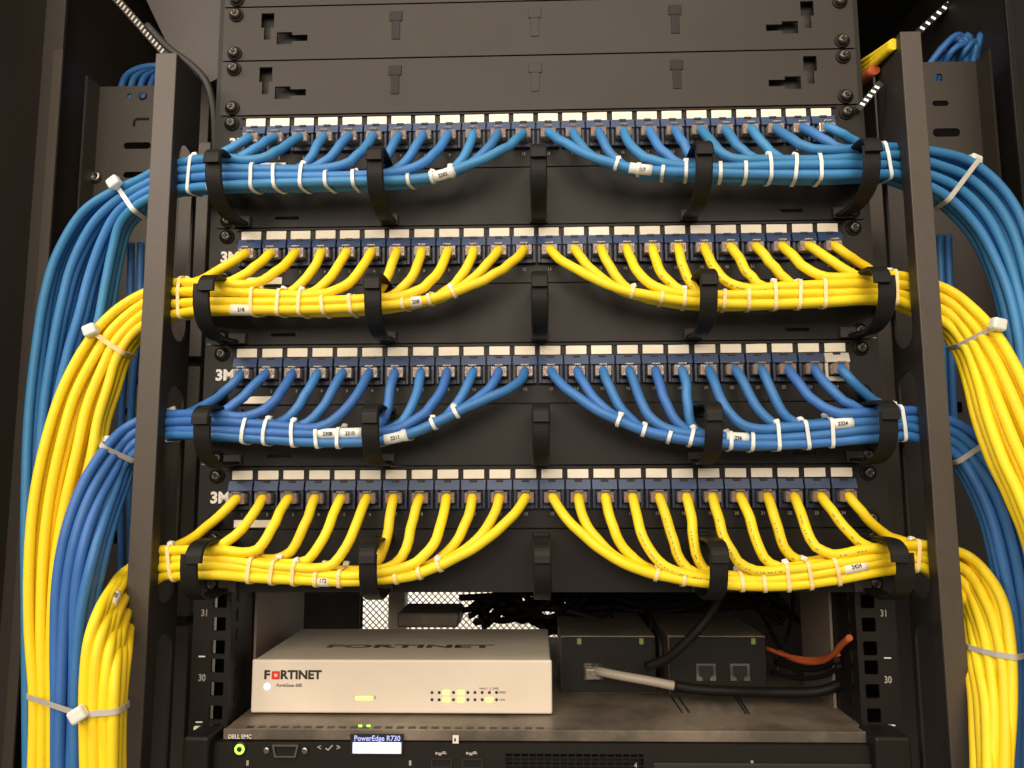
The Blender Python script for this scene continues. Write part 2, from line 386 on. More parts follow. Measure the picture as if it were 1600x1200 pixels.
# curved dark flap edge, drawn as a tube, and perforated strips at the top
fl = [at(230, 40, 30), at(262, 74, 28), at(300, 103, 26), at(322, 128, 24), at(333, 165, 24), at(337, 240, 24), at(338, 330, 24)]
tag(link('curved_flap_edge', tube_me('curved_flap_edge', catmull(fl), 3.0, 10), 'dark'), 'dark curved flap edge, built as a tube, beside the left rail at the top', 'flap edge')
fp = [at(200, -60, 70), at(345, -60, 70), at(345, 120, 70), at(325, 130, 70), at(290, 95, 70), at(262, 70, 70)]
rk('roof_flap', plate_me('roof_flap', [(p.x, p.z) for p in fp], [], 70, 72), 'plate')
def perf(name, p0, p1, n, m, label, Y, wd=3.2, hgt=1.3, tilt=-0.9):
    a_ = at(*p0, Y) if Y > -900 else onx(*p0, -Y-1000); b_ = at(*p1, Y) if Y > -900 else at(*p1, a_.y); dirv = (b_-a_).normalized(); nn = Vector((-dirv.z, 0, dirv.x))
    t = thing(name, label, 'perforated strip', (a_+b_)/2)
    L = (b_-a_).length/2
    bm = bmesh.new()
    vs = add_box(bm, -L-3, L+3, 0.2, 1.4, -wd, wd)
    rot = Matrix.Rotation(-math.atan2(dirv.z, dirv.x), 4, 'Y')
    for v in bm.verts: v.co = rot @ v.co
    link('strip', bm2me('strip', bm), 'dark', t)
    sm = bmesh.new(); add_box(sm, -hgt, hgt, -0.3, 0.2, -wd*0.7, wd*0.7, 0.2)  # solid dashes, no real holes; their glow imitates light shining through
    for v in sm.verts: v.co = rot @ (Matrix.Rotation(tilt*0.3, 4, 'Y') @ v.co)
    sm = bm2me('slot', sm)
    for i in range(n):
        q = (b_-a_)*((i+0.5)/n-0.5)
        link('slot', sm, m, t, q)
perf('perforated_strip', (1497, -8), (1437, 48), 7, 'slotglow', 'bright glowing dashes standing in for light through slots, in a diagonal line at the upper right corner', 200, 3.4, 1.25)
perf('perforated_strip', (1373, 133), (1345, 166), 5, 'slotglow', 'short diagonal strip of glowing dashes standing in for slot light beside the orange cable', -1254, 2.4, 0.8)
perf('perforated_strip', (178, -6), (256, 82), 17, 'dimslotglow', 'diagonal strip with dim painted slot light at the upper left corner', 60, 3.2, 0.9)
# ---------------------------------------------------------------- screws
def screw_parts():
    hd = lathe_me('screw', [(1.0, -3.0), (1.2, -4.6), (3.0, -4.2), (4.0, -3.0), (4.3, -1.6), (4.3, -1.2)], 20)
    ws = lathe_me('washer', [(3.0, -1.3), (5.4, -1.1), (5.7, -0.6), (5.7, 0)], 20)
    bm = bmesh.new(); add_box(bm, -0.45, 0.45, -5.1, -3.9, -2.1, 2.1); add_box(bm, -2.1, 2.1, -5.1+0.02, -3.9, -0.45, 0.45)
    return hd, ws, bm2me('cross_slot', bm)
HD, WS, CS = screw_parts()
def add_screws(parent, ztop, m='dsteel', base=-2.2, skip=()):
    for sx in (-1, 1):
        for dz in (6.35, 38.1):
            j = rnd.uniform(0, 90)
            h = link('screw', HD, m, parent, (sx*231.8, base, ztop-dz)); h.rotation_euler = (0, math.radians(j), 0)
            link('washer', WS, 'ringp', h)
            link('cross_slot', CS, 'socket', h)
# ---------------------------------------------------------------- blank panels
def tee(cx, cz, d, s=1):
    # keyhole slot: wide head then narrow tail; d = 'v' or 'h'
    if d == 'v': return [(cx-5, cz+11), (cx+5, cz+11), (cx+5, cz-1), (cx+2.6, cz-1), (cx+2.6, cz-11), (cx-2.6, cz-11), (cx-2.6, cz-1), (cx-5, cz-1)]
    P = [(-12, -5), (0, -5), (0, -2.6), (12, -2.6), (12, 2.6), (0, 2.6), (0, 5), (-12, 5)]
    return [(cx+s*x, cz+z) for x, z in P]
BL = [('upper grey-brown blank panel with keyhole slots', 1), ('lower grey-brown blank panel directly above the top blue row', 0), ('dark blank panel cut off by the top edge of the photo', 2)]
for i, (lab, n) in enumerate(BL):
    zt = 6+U*(n+1); zc = zt-U/2
    t = thing('blank_panel', lab, 'blank panel', (0, 0, zt-U), 'blank panels above the patch panels')
    dz0 = 3
    holes = []
    for s in (-1, 1):
        holes.append(tee(s*207, zc+dz0+3, 'v')); holes.append(tee(s*187.5, zc-3, 'h', -s*-1 if s > 0 else 1))
    holes[1] = tee(-187.5, zc-4, 'h', 1); holes[3] = tee(187.5, zc-4, 'h', -1)
    me = plate_me('faceplate', rrect(-241.3, 241.3, zt-U+0.7, zt-0.5, 1, 2), holes, -2.2, 0)
    o = link('faceplate', me, 'blank', t); o.location = -Vector(t.location)
    # closing plates seen behind the keyholes and the punched catches
    o = link('backing', box_me('backing', -216, 216, 6, 7, zt-U+3, zt-3), 'dark', t); o.location = -Vector(t.location)
    o = link('top_lip', box_me('top_lip', -216, 216, -0.2, 12, zt-2.2, zt-0.9), 'blank', t); o.location = -Vector(t.location)
    for x in (-107, 0, 107):
        cm = bmesh.new(); add_box(cm, x-5, x+5, -2.9, -2.15, zc+8, zc+16, 0.3); add_box(cm, x-3.2, x+3.2, -2.7, -2.1, zc-7, zc+8.2, 0.2)
        o = link('catch', bm2me('catch', cm), 'panel' if x else 'blank', t); o.location = -Vector(t.location)
    tmp = Vector(t.location)/MM
    for sx in (-1, 1):
        for dz in (6.35, 38.1):
            h = link('screw', HD, 'dsteel', t, Vector((sx*231.8, -2.2, zt-dz))-tmp); h.rotation_euler = (0, rnd.uniform(0, 1.5), 0)
            link('washer', WS, 'ringp', h); link('cross_slot', CS, 'socket', h)
# ---------------------------------------------------------------- patch panels
def jack_me():
    bm = bmesh.new()
    h = 8.6
    add_box(bm, -h, -6.3, -4.2, 0, -24.5, -10.5, 0.4); add_box(bm, 6.3, h, -4.2, 0, -24.5, -10.5, 0.4)
    add_box(bm, -6.28, 6.28, -4.0, 0, -24.5, -21.2, 0.3)
    return bm2me('jack', bm)
def hood_me():
    bm = bmesh.new(); h = 8.6
    V = [(-h, -5.6, -11), (h, -5.6, -11), (h, 0, -11), (-h, 0, -11), (-h, -3.6, -4.2), (h, -3.6, -4.2), (h, 0, -4.2), (-h, 0, -4.2)]
    vs = [bm.verts.new(Vector(v)*MM) for v in V]
    for f in ((0, 1, 2, 3), (7, 6, 5, 4), (0, 4, 5, 1), (1, 5, 6, 2), (2, 6, 7, 3), (3, 7, 4, 0)): bm.faces.new([vs[i] for i in f])
    bmesh.ops.recalc_face_normals(bm, faces=bm.faces)
    return bm2me('hood', bm)
HOOD = hood_me()
HOODW = HOOD.copy(); HOOD.materials.append(M['jack']); HOODW.materials.append(M['whitejack'])
JACK = jack_me(); JACKW = JACK.copy(); JACK.materials.append(M['jackshade']); JACKW.materials.append(M['whitejack'])
SOCK = bmesh.new(); add_box(SOCK, -6.2, 6.2, -1.2, 0.3, -21.2, -11); SOCK = bm2me('socket', SOCK)
LATCH = box_me('latch', -2.6, 2.6, -4.6, -2.5, -5.6, -4.0, 0.2)
LAB = box_me('designation_label', -7.4, 7.4, -3.3, -2.9, -3.2, 3.2, 0.15)
ROWN = ['top blue row', 'upper yellow row', 'lower blue row', 'bottom yellow row']
RL = ['top', 'second', 'third', 'bottom']
for r in range(4):
    z = ROWZ[r]
    t = thing('patch_panel', f'{RL[r]} black 24-port patch panel with {"light blue" if r == 0 else "blue" if r == 2 else "yellow"} cables plugged in ' + ('under the blank panels' if r == 0 else 'above the white box' if r == 3 else 'between two cable managers'), 'patch panel', (0, 0, z), 'patch panels')
    link('faceplate', plate_me('faceplate', rrect(-241.3, 241.3, 6-U+0.5, 5.5, 1, 2), [], -2.2, 0), 'panel', t)
    lf = bmesh.new(); add_box(lf, -PITCHX*12-2, PITCHX*12+2, -3.6, -2.21, 3.5, 4.6, 0.1); add_box(lf, -PITCHX*12-2, PITCHX*12+2, -3.6, -2.21, -4.4, -3.6, 0.1)
    link('label_holder', bm2me('label_holder', lf), 'panel', t)
    for i in range(24):
        x = (i-11.5)*PITCHX
        dl = link('designation_label', LAB, 'label', t, (x+rnd.uniform(-.25, .25), 0, rnd.uniform(-.12, .12))); dl.rotation_euler = (0, rnd.uniform(-.012, .012), 0)
        j = link('jack', JACKW if (r == 2 and i == 23) else JACK, None, t, (x, -2.2, 0))
        if r == 2 and i == 23: j['label'] = 'white jack'
        link('socket', SOCK, 'socket', j); link('latch', LATCH, 'socket', j); link('hood', HOODW if (r == 2 and i == 23) else HOOD, None, j)
        text('port_number', str(i+1), 3.1, 'dimtext', t, (x, -2.3, -28.2), 0.04)
    link('side_label', box_me('side_label', -14.5, 14.5, -2.7, -2.2, -2.6, 2.6, 0.1), 'label', t, (-PITCHX*11, 0, -34.5))
    text('logo', '3M', 11.0, 'text', t, (-229+ (0 if r else 3), -2.4, -16.3), 0.42, xs=1.02)
    add_screws(t, 6)
# ---------------------------------------------------------------- horizontal cable managers with rings
def band_me(name, prof, wd, th, x0=0.0):
    """sweep a flat band (width along X) along a YZ profile"""
    pts = catmull([Vector((0, y, z)) for y, z in prof], 2.0); V = []; F = []
    n = len(pts)
    for i, p in enumerate(pts):
        t = (pts[min(i+1, n-1)]-pts[max(i-1, 0)]).normalized(); nn = Vector((0, -t.z, t.y))
        e = 0.9
        for (dx, dn) in ((-wd/2+e, -th/2), (wd/2-e, -th/2), (wd/2, -th/2+e), (wd/2, th/2-e), (wd/2-e, th/2), (-wd/2+e, th/2), (-wd/2, th/2-e), (-wd/2, -th/2+e)):
            V.append(tuple((p+Vector((x0+dx, 0, 0))+nn*dn)*MM))
    for i in range(n-1):
        for k in range(8):
            a = i*8+k; b = i*8+(k+1) % 8; F.append((a, b, b+8, a+8))
    F.append(tuple(range(8))[::-1]); F.append(tuple(range((n-1)*8, n*8)))
    me = bpy.data.meshes.new(name); me.from_pydata(V, [], F)
    return me
UPH = [(-2, -44.5), (-20, -44), (-42, -43.5), (-54, -45), (-59.5, -49.5), (-60.5, -56)]
LOH = [(-2, -80), (-14, -81), (-28, -82), (-40, -80), (-50, -75), (-55.5, -66), (-56.8, -57), (-56.5, -50.5)]
HOOKU = band_me('upper_hook', UPH, 11.5, 2.6); HOOKL = {s: band_me('lower_hook', LOH, 11.5, 2.6, s*4.5) for s in (-1, 0, 1)}
for s in HOOKL: HOOKL[s].materials.append(M['ringp'])
GUS = bmesh.new()
add_box(GUS, -6.5, 6.5, -5, -2, -84+2, -74, 0.5); GUS = bm2me('foot', GUS); GUS.materials.append(M['plate'])
TOPM = box_me('top_mount', -6, 6, -4.5, -2, -49, -41, 0.5); TOPM.materials.append(M['panel'])
for r in range(4):
    t = thing('cable_manager', f'black horizontal cable manager with rings directly below the {RL[r]} patch panel', 'cable manager', (0, 0, ROWZ[r]), 'cable managers below the patch panels')
    holes = []
    for s in (-1, 1):
        holes.append(rect(*sorted((s*178, s*196)), -76.5, -74))
    link('faceplate', plate_me('faceplate', rrect(-241.3, 241.3, 6-2*U+0.6, 6-U-0.5, 1, 2), holes, -2.0, 0), 'panel', t)
    link('bottom_lip', box_me('bottom_lip', -216, 216, -0.2, 14, -82.6, -81.2), 'panel', t)
    for i, x in enumerate((-222, -111, 0, 111, 222)):
        x += 1.5
        rg = bpy.data.objects.new('ring', None); C.collection.objects.link(rg); rg.parent = t; rg.location = (x*MM, 0, 0)
        h = link('upper_hook', HOOKU, 'ringp', rg)
        link('lower_hook', HOOKL[(-1 if r in (1, 3) else 0) if i == 0 else (1 if r in (1, 3) else 0) if i == 4 else 0], None, rg)
        link('foot', GUS, None, rg); link('top_mount', TOPM, None, rg)
    add_screws(t, 6-U, base=-2.0)
# ---------------------------------------------------------------- patch cables
D = 6.7; RAD = 3.4
def interp(L, x):
    L = sorted(L)
    if x <= L[0][0]:
        (x0, y0), (x1, y1) = L[0], L[1]; return y0+(y1-y0)*(x-x0)/(x1-x0)*0.6
    if x >= L[-1][0]:
        (x0, y0), (x1, y1) = L[-2], L[-1]; return y1+(y1-y0)*(x-x1)/(x1-x0)*0.6
    for i in range(len(L)-1):
        if L[i][0] <= x <= L[i+1][0]:
            x0, y0 = L[i]; x1, y1 = L[i+1]; m0 = (y1-y0)/(x1-x0)
            ma = (L[i][1]-L[i-1][1])/(L[i][0]-L[i-1][0]) if i > 0 else m0
            mb = (L[i+2][1]-L[i+1][1])/(L[i+2][0]-L[i+1][0]) if i < len(L)-2 else m0
            ma = (ma+m0)/2; mb = (mb+m0)/2; h = x1-x0; t = (x-x0)/h
            return (2*t**3-3*t*t+1)*y0+(t**3-2*t*t+t)*h*ma+(-2*t**3+3*t*t)*y1+(t**3-t*t)*h*mb
B = {}
B[(0, -1)] = dict(end=252, low=[(760, 252), (700, 274), (640, 284), (560, 289), (480, 292), (400, 293), (330, 295), (280, 299), (250, 303)],
    high=[(760, 212), (700, 238), (600, 253), (500, 257), (400, 256), (330, 255), (280, 262), (250, 268)],
    out=[((226, 322), (228, 284), 0, 3), ((195, 352), (180, 306), 8, 3), ((182, 395), (137, 335), 12, 3), ((170, 450), (95, 400), 14, 3), ((158, 510), (76, 460), 14, 3), ((137, 570), (64, 540), 16, 3), ((112, 660), (54, 650), 18, 3), ((96, 800), (50, 800), 18, 3), ((96, 1000), (50, 1000), 18, 3), ((96, 1270), (50, 1270), 18, 3)])
B[(1, -1)] = dict(end=246, low=[(770, 426), (700, 463), (650, 475), (600, 482), (500, 487), (400, 486), (330, 486), (270, 494), (240, 500)],
    high=[(770, 390), (700, 425), (600, 447), (500, 451), (400, 449), (330, 447), (270, 447), (240, 452)],
    out=[((214, 524), (218, 468), -4, 3), ((190, 560), (178, 496), -8, 3), ((176, 605), (143, 537), -12, 3), ((160, 655), (108, 600), -16, 3), ((149, 715), (83, 680), -20, 3), ((128, 800), (64, 780), -22, 3), ((113, 880), (56, 880), -23, 3), ((106, 980), (54, 980), -23, 3), ((104, 1090), (59, 1090), -23, 3), ((106, 1200), (57, 1200), -23, 3), ((106, 1290), (57, 1290), -23, 3)])
B[(2, -1)] = dict(end=238, low=[(770, 612), (720, 642), (660, 673), (600, 688), (540, 690), (480, 689), (420, 686), (340, 683), (270, 683), (236, 690)],
    high=[(770, 580), (700, 615), (600, 652), (500, 661), (420, 656), (340, 650), (270, 650), (236, 652)],
    out=[((205, 720), (206, 668), -6, 3), ((186, 765), (178, 694), -18, 3), ((168, 815), (142, 745), -34, 3), ((153, 870), (113, 815), -44, 3), ((139, 940), (98, 900), -46, 3), ((131, 1010), (94, 1000), -46, 3), ((127, 1090), (95, 1090), -46, 3), ((125, 1200), (94, 1200), -46, 3), ((125, 1290), (94, 1290), -46, 3)])
B[(3, -1)] = dict(end=228, low=[(770, 826), (720, 865), (660, 892), (600, 902), (540, 907), (480, 906), (400, 902), (340, 896), (250, 899), (225, 904)],
    high=[(770, 795), (700, 850), (620, 868), (520, 877), (440, 870), (370, 861), (300, 860), (250, 862), (225, 866)],
    out=[((200, 950), (202, 892), -8, 3), ((194, 985), (182, 917), -38, 3), ((190, 1025), (161, 955), -66, 3), ((187, 1065), (149, 994), -72, 3), ((184, 1110), (142, 1060), -74, 3), ((182, 1200), (140, 1200), -74, 3), ((182, 1290), (140, 1290), -74, 3)])
B[(0, 1)] = dict(end=1412, low=[(905, 243), (960, 262), (1010, 271), (1060, 275), (1120, 277), (1200, 278), (1280, 278), (1340, 277), (1400, 277), (1440, 284)],
    high=[(905, 205), (960, 228), (1060, 240), (1120, 245), (1200, 243), (1280, 240), (1340, 236), (1400, 234), (1440, 238)],
    out=[((1460, 304), (1462, 244), 0, 3), ((1495, 330), (1508, 257), 6, 2), ((1525, 365), (1550, 290), 8, 2), ((1548, 410), (1582, 335), 8, 2), ((1566, 460), (1603, 395), 6, 2), ((1580, 520), (1618, 470), 2, 2), ((1590, 600), (1630, 580), 0, 2), ((1605, 800), (1650, 800), 0, 3), ((1610, 1270), (1650, 1270), 0, 3)])
B[(1, 1)] = dict(end=1424, low=[(905, 424), (950, 448), (1000, 464), (1060, 473), (1120, 476), (1200, 476), (1300, 473), (1360, 471), (1420, 478), (1445, 484)],
    high=[(905, 388), (960, 425), (1060, 440), (1120, 445), (1200, 443), (1300, 437), (1360, 433), (1420, 434), (1445, 440)],
    out=[((1474, 510), (1474, 456), -4, 3), ((1502, 548), (1512, 484), -15, 2), ((1520, 598), (1547, 522), -30, 2), ((1536, 655), (1578, 573), -45, 2), ((1560, 720), (1606, 635), -55, 2), ((1585, 775), (1632, 700), -62, 2), ((1620, 880), (1665, 860), -70, 3), ((1640, 1270), (1675, 1270), -75, 3)])
B[(2, 1)] = dict(end=1438, low=[(905, 620), (950, 650), (1000, 671), (1050, 684), (1100, 692), (1160, 697), (1220, 696), (1300, 689), (1350, 684), (1430, 682), (1460, 690)],
    high=[(905, 590), (960, 630), (1060, 658), (1120, 662), (1200, 659), (1300, 650), (1350, 645), (1430, 645), (1460, 652)],
    out=[((1488, 712), (1490, 664), -2, 3), ((1518, 755), (1530, 692), -6, 3), ((1542, 810), (1568, 735), -11, 3), ((1560, 880), (1598, 795), -15, 3), ((1574, 960), (1618, 880), -18, 3), ((1579, 1050), (1626, 1000), -20, 3), ((1576, 1200), (1622, 1200), -22, 3), ((1576, 1290), (1620, 1290), -22, 3)])
B[(3, 1)] = dict(end=1452, low=[(905, 832), (950, 865), (1000, 889), (1060, 905), (1120, 912), (1220, 912), (1300, 902), (1370, 890), (1450, 886), (1475, 892)],
    high=[(905, 800), (980, 850), (1060, 872), (1120, 882), (1220, 878), (1300, 866), (1370, 856), (1450, 851), (1475, 856)],
    out=[((1502, 938), (1502, 866), -4, 3), ((1512, 985), (1532, 893), -16, 3), ((1520, 1035), (1557, 935), -30, 3), ((1529, 1090), (1569, 1000), -42, 3), ((1533, 1150), (1572, 1090), -50, 3), ((1535, 1210), (1571, 1200), -58, 3), ((1531, 1290), (1569, 1290), -58, 3)])
DXM = {0: [95, 88, 82, 80, 78, 72, 74, 72, 72, 70, 74, 100], 1: [120, 100, 92, 84, 80, 60, 80, 80, 80, 78, 88, 110], 2: [110, 92, 88, 80, 70, 52, 84, 84, 84, 82, 90, 112], 3: [150, 118, 98, 84, 74, 52, 74, 76, 76, 70, 84, 125]}
def strand_at(bd, r, s, k, x, Yc):
    lo = at(x, interp(bd['low'], x), Yc); hi = at(x, interp(bd['high'], x), Yc)
    rr, cc = divmod(k, 3)
    p = lo.lerp(hi, min(1, rr/3+0.04*cc)); p.y += (cc-1)*D*0.92
    return p
def Yof(r, s, x, end):
    d = abs(x-end)
    if d > 105: return -32.0
    if d < 8: return -6.0
    t = (d-8)/97; t = t*t*(3-2*t)
    return -6-26*t
PLUG = bmesh.new(); add_box(PLUG, -5.8, 5.8, -11.5, -1, -4, 3.6, 0.5); add_box(PLUG, -3, 3, -13.5, -1, 3.6, 4.8, 0.3); PLUG = bm2me('plug', PLUG); PLUG.materials.append(M['plug'])
WIRE = bmesh.new()
for i in range(8):
    x = -4.4+i*1.26; add_box(WIRE, x-0.42, x+0.42, -11.9, -9, -2.6+1.2*(i % 2), 2.4-(i % 3)*0.8)
WIRE = bm2me('wires', WIRE); WIRE.materials.append(M['wire'])
cables = {}
for r in range(4):
    for s in (-1, 1):
        bd = B[(r, s)]
        cables[(r, s)] = []
        for k in range(12):
            port = 11-k if s < 0 else 12+k
            X = (port-11.5)*PITCHX; z = ROWZ[r]-16.3
            P0 = Vector((X+rnd.uniform(-.4, .4), -12.5, z)); pxp, _ = pix((X, -18, z))
            xm = pxp + s*(DXM[r][k]+rnd.uniform(-5, 5)); Yc = Yof(r, s, xm, bd['end'])
            if s < 0: xm = max(xm, bd['end']+12)
            else: xm = min(xm, bd['end']-12)
            Pm = strand_at(bd, r, s, k, xm, Yc); xn = xm+s*12; Pn = strand_at(bd, r, s, k, xn, Yof(r, s, xn, bd['end']))
            tan = (Pn-Pm).normalized(); L = (Pm-P0).length
            drop = P0.z-Pm.z
            H0 = P0+Vector((s*L*rnd.uniform(0.0, 0.11), -14-0.10*drop+rnd.uniform(-2, 2), -rnd.uniform(0.30, 0.48)*drop-1)); H0b = None
            H1 = Pm-tan*(L*rnd.uniform(0.34, 0.50))
            pts = [P0+Vector((0, 6, 0))]
            for j in range(0, 9):
                t = j/9; jt = 0.45 if 1 < j < 8 else 0; pts.append(P0*(1-t)**3+H0*3*t*(1-t)**2+H1*3*t*t*(1-t)+Pm*t**3+Vector((rnd.uniform(-jt, jt), rnd.uniform(-jt, jt), rnd.uniform(-jt, jt))))
            joined = len(pts)
            x = xm; ph = rnd.uniform(0, 6.28); ph2 = rnd.uniform(0, 6.28); amp = 0.85
            stepx = 26
            while (x-bd['end'])*s < -6:
                p = strand_at(bd, r, s, k, x, Yof(r, s, x, bd['end']))
                a_ = x/70+ph; p.z += amp*math.sin(a_)*(0 if x == xm else 1); p.y += amp*math.sin(a_*1.3+ph2)
                pts.append(p); x += s*stepx
            n_o = len(bd['out']); kk = k
            for q, (pi_, po_, Yq, nc) in enumerate(bd['out']):
                wi = at(*pi_, Yq); wo = at(*po_, Yq); nc = 3; nr = 4; rr, cc = divmod(kk, nc)
                # inset so that outlines match cable edges
                u = rr/(nr-1)
                p = wi.lerp(wo, u)
                sp_ = (wo-wi).length/3; sg_ = math.sqrt(max(0, (D*0.86)**2-sp_*sp_)); pc_ = max(D*0.92, 2*sg_) if sg_ > 3 else D*0.92
                p.y += (cc-1)*pc_+(sg_ if rr % 2 else 0)*min(1, q/3)
                tt = min(1, q/3)
                sw = 0.8*tt
                off = (wo-wi).normalized()*(sw*math.sin(q*0.9+ph)+(cc-1)*0.4*tt)
                p += off; p.y += sw*0.9*math.sin(q*1.1+ph2)
                pts.append(p)
            lenpre = joined
            path = catmull(pts, 3.2)
            # index where joined
            ji = min(range(len(path)), key=lambda i: (path[i]-pts[joined]).length)
            cables[(r, s)].append(dict(k=k, port=port, path=path, ji=ji))
            col = 'blue1' if r == 0 else 'blue3' if r == 2 else 'yellow'
            cname = {'blue1': 'light blue', 'blue3': 'mid blue', 'yellow': 'yellow'}[col]
            t = thing('patch_cable', f'{cname} patch cable in the {ORD[port]} port from the left of the {ROWN[r]}', 'network cable', (X, 0, z), f'{cname} patch cables of the {ROWN[r]}')
            o = link('jacket', tube_me('jacket', path, RAD, 12), col, t); o.location = -Vector(t.location)
            pl = link('plug', PLUG, None, t, (0, -2.2, 0)); link('wires', WIRE, None, pl)
            cables[(r, s)][-1]['obj'] = t
# ---------------------------------------------------------------- cable ties
def hull(P):
    P = sorted(set((round(a, 4), round(b, 4)) for a, b in P))
    def half(Q):
        h = []
        for p in Q:
            while len(h) > 1 and (h[-1][0]-h[-2][0])*(p[1]-h[-2][1])-(h[-1][1]-h[-2][1])*(p[0]-h[-2][0]) <= 0: h.pop()
            h.append(p)
        return h
    a = half(P); b = half(P[::-1]); return a[:-1]+b[:-1]
def tie_loop(center, T, paths, rmax=40, w=2.6, th=1.0, grow=0.4):
    T = T.normalized(); A = T.cross(Vector((0, 1, 0)));
    if A.length < 0.1: A = Vector((1, 0, 0))
    A.normalize(); Bv = T.cross(A).normalized(); pp = []
    for path, ji in paths:
        for i in range(max(ji-2, 0), len(path)-1):
            d0 = (path[i]-center).dot(T); d1 = (path[i+1]-center).dot(T)
            if d0*d1 <= 0 and d0 != d1:
                q = path[i].lerp(path[i+1], d0/(d0-d1))
                if (q-center).length < rmax: pp.append(q); break
    if not pp: return None
    C2 = []
    for q in pp:
        d = q-center; a, b = d.dot(A), d.dot(Bv)
        for k in range(14):
            an = 2*math.pi*k/14; C2.append((a+(RAD+grow)*math.cos(an), b+(RAD+grow)*math.sin(an)))
    H = hull(C2); cx = sum(a for a, b in H)/len(H); cy = sum(b for a, b in H)/len(H)
    V = []; F = []; n = len(H)
    for a, b in H:
        dd = math.hypot(a-cx, b-cy); oa, ob = a+(a-cx)/dd*th, b+(b-cy)/dd*th
        for (u, v, t) in ((a, b, -w/2), (oa, ob, -w/2), (oa, ob, w/2), (a, b, w/2)):
            V.append(center+A*u+Bv*v+T*t)
    for i in range(n):
        j = (i+1) % n
        for k in range(4): F.append((i*4+k, j*4+k, j*4+(k+1) % 4, i*4+(k+1) % 4))
    me = bpy.data.meshes.new('cable_tie'); me.from_pydata([tuple(v*MM) for v in V], [], F)
    bm = bmesh.new(); bm.from_mesh(me); bmesh.ops.recalc_face_normals(bm, faces=bm.faces); bm.to_mesh(me); bm.free()
    return me, [center+A*a+Bv*b for a, b in H], A, Bv
TIES = {(0, -1): [305, 336, 400, 437, 477, 517, 557, 642, 677, 708], (0, 1): [963, 997, 1035, 1071, 1124, 1162, 1200, 1240, 1277, 1382],
        (1, -1): [292, 402, 440, 475, 510, 553, 635, 675, 709], (1, 1): [950, 987, 1032, 1068, 1130, 1168, 1208, 1245, 1284, 1393],
        (2, -1): [268, 388, 422, 463, 500, 533, 594, 637, 680, 714], (2, 1): [968, 1006, 1046, 1078, 1138, 1172, 1212, 1258, 1296, 1403],
        (3, -1): [280, 398, 433, 467, 500, 535, 622, 658, 690], (3, 1): [985, 1026, 1066, 1156, 1192, 1228, 1262, 1305, 1424]}
HEADS = box_me('head', -1.9, 1.9, -2.1, 2.1, -1.5, 1.5, 0.5)
for (r, s), xs in TIES.items():
    bd = B[(r, s)]
    for n, x in enumerate(xs):
        Yc = Yof(r, s, x, bd['end'])
        joined = [c for c in cables[(r, s)] if (pix(c['path'][c['ji']])[0]-x)*s < 4]
        if not joined: joined = cables[(r, s)][:2]
        a_ = strand_at(bd, r, s, 1, x, Yc); b_ = strand_at(bd, r, s, 1, x+6*s, Yof(r, s, x+6*s, bd['end']))
        cen = a_; T = (b_-a_); T.y *= 0.25; T.normalize()
        T = (T+Vector((0, s*-0.10+rnd.uniform(-.06, .06), rnd.uniform(-.12, .06)))).normalized()
        res = tie_loop(cen, T, [(c['path'], c['ji']) for c in joined], w=2.4, th=0.8)
        if not res: continue
        m = 'tiew' if r in (0, 2) else 'tiec'
        hp = max(res[1], key=lambda v: v.z+0.15*v.y)
        o = thing('cable_tie', None, None, cen)
        st = link('strap', res[0], m, o); st.location = -Vector(o.location)
        hd = link('head', HEADS, m, o, (hp-cen)+Vector((0, 0.8, 0.8))); hd.rotation_euler = (rnd.uniform(-.4, .6), rnd.uniform(-.4, .4), 0)
        half = 'left' if s < 0 else 'right'
        tag(o, f'{"white" if m == "tiew" else "cream"} cable tie, {ORD[n]} from the left around the {half} half of the {ROWN[r]}', 'cable tie', f'{"white" if m == "tiew" else "cream"} ties around the horizontal bundles')
HEADM = box_me('head', -4.8, 4.8, -3.4, 3.4, -4.2, 4.2, 1.8, 3)
def outer_tie(px, py, pT, keys, headpx, label, m='tieg', Yc=0, rmax=60, w=3.4, tail=None):
    cen = at(px, py, Yc); p2 = at(px+pT[0], py+pT[1], Yc)
    res = tie_loop(cen, p2-cen, [(c['path'], c['ji']+8) for k in keys for c in cables[k]], rmax, w, 1.1)
    if not res: print('NO TIE', label); return
    me, H, A, Bv = res
    h = min(H, key=lambda q: (pix(q)[0]-headpx[0])**2+(pix(q)[1]-headpx[1])**2+20*(q.y-min(v.y for v in H)))
    t = thing('cable_tie', label, 'cable tie', h, 'pale ties around the hanging bundles')
    o = link('strap', me, m, t); o.location = -Vector(t.location)
    hd = link('head', HEADM, m, t, (h-cen).normalized()*2.6+(CAM-h).normalized()*3.5)
    hd.rotation_euler = (0, rnd.uniform(-0.6, 0.6), rnd.uniform(-.3, .3))
outer_tie(205, 315, (-22, 16), [(0, -1)], (193, 285), 'pale tie with round head around the light blue bundle left of the left post', 'tiew', 4)
outer_tie(1495, 288, (22, 16), [(0, 1)], (1508, 248), 'pale tie with round head around the light blue bundle right of the right post', 'tieg', 4)
outer_tie(172, 540, (-14, 18), [(1, -1)], (152, 516), 'pale tie around the upper yellow bundle hanging at the left', 'tiec', -22)
outer_tie(1527, 520, (14, 18), [(1, 1)], (1545, 496), 'pale tie around the upper yellow bundle hanging at the right', 'tieg', -20)
outer_tie(196, 708, (-12, 15), [(2, -1)], (190, 688), 'pale knotted tie where the blue bundle leaves the left post', 'tieg', -10)
outer_tie(1508, 710, (14, 17), [(2, 1)], (1512, 686), 'pale knotted tie where the blue bundle leaves the right post', 'tieg', -8)
outer_tie(115, 1092, (0, 20), [(1, -1), (2, -1), (3, -1)], (93, 1091), 'long pale tie binding three hanging bundles at the lower left', 'tieg', -46, 90)
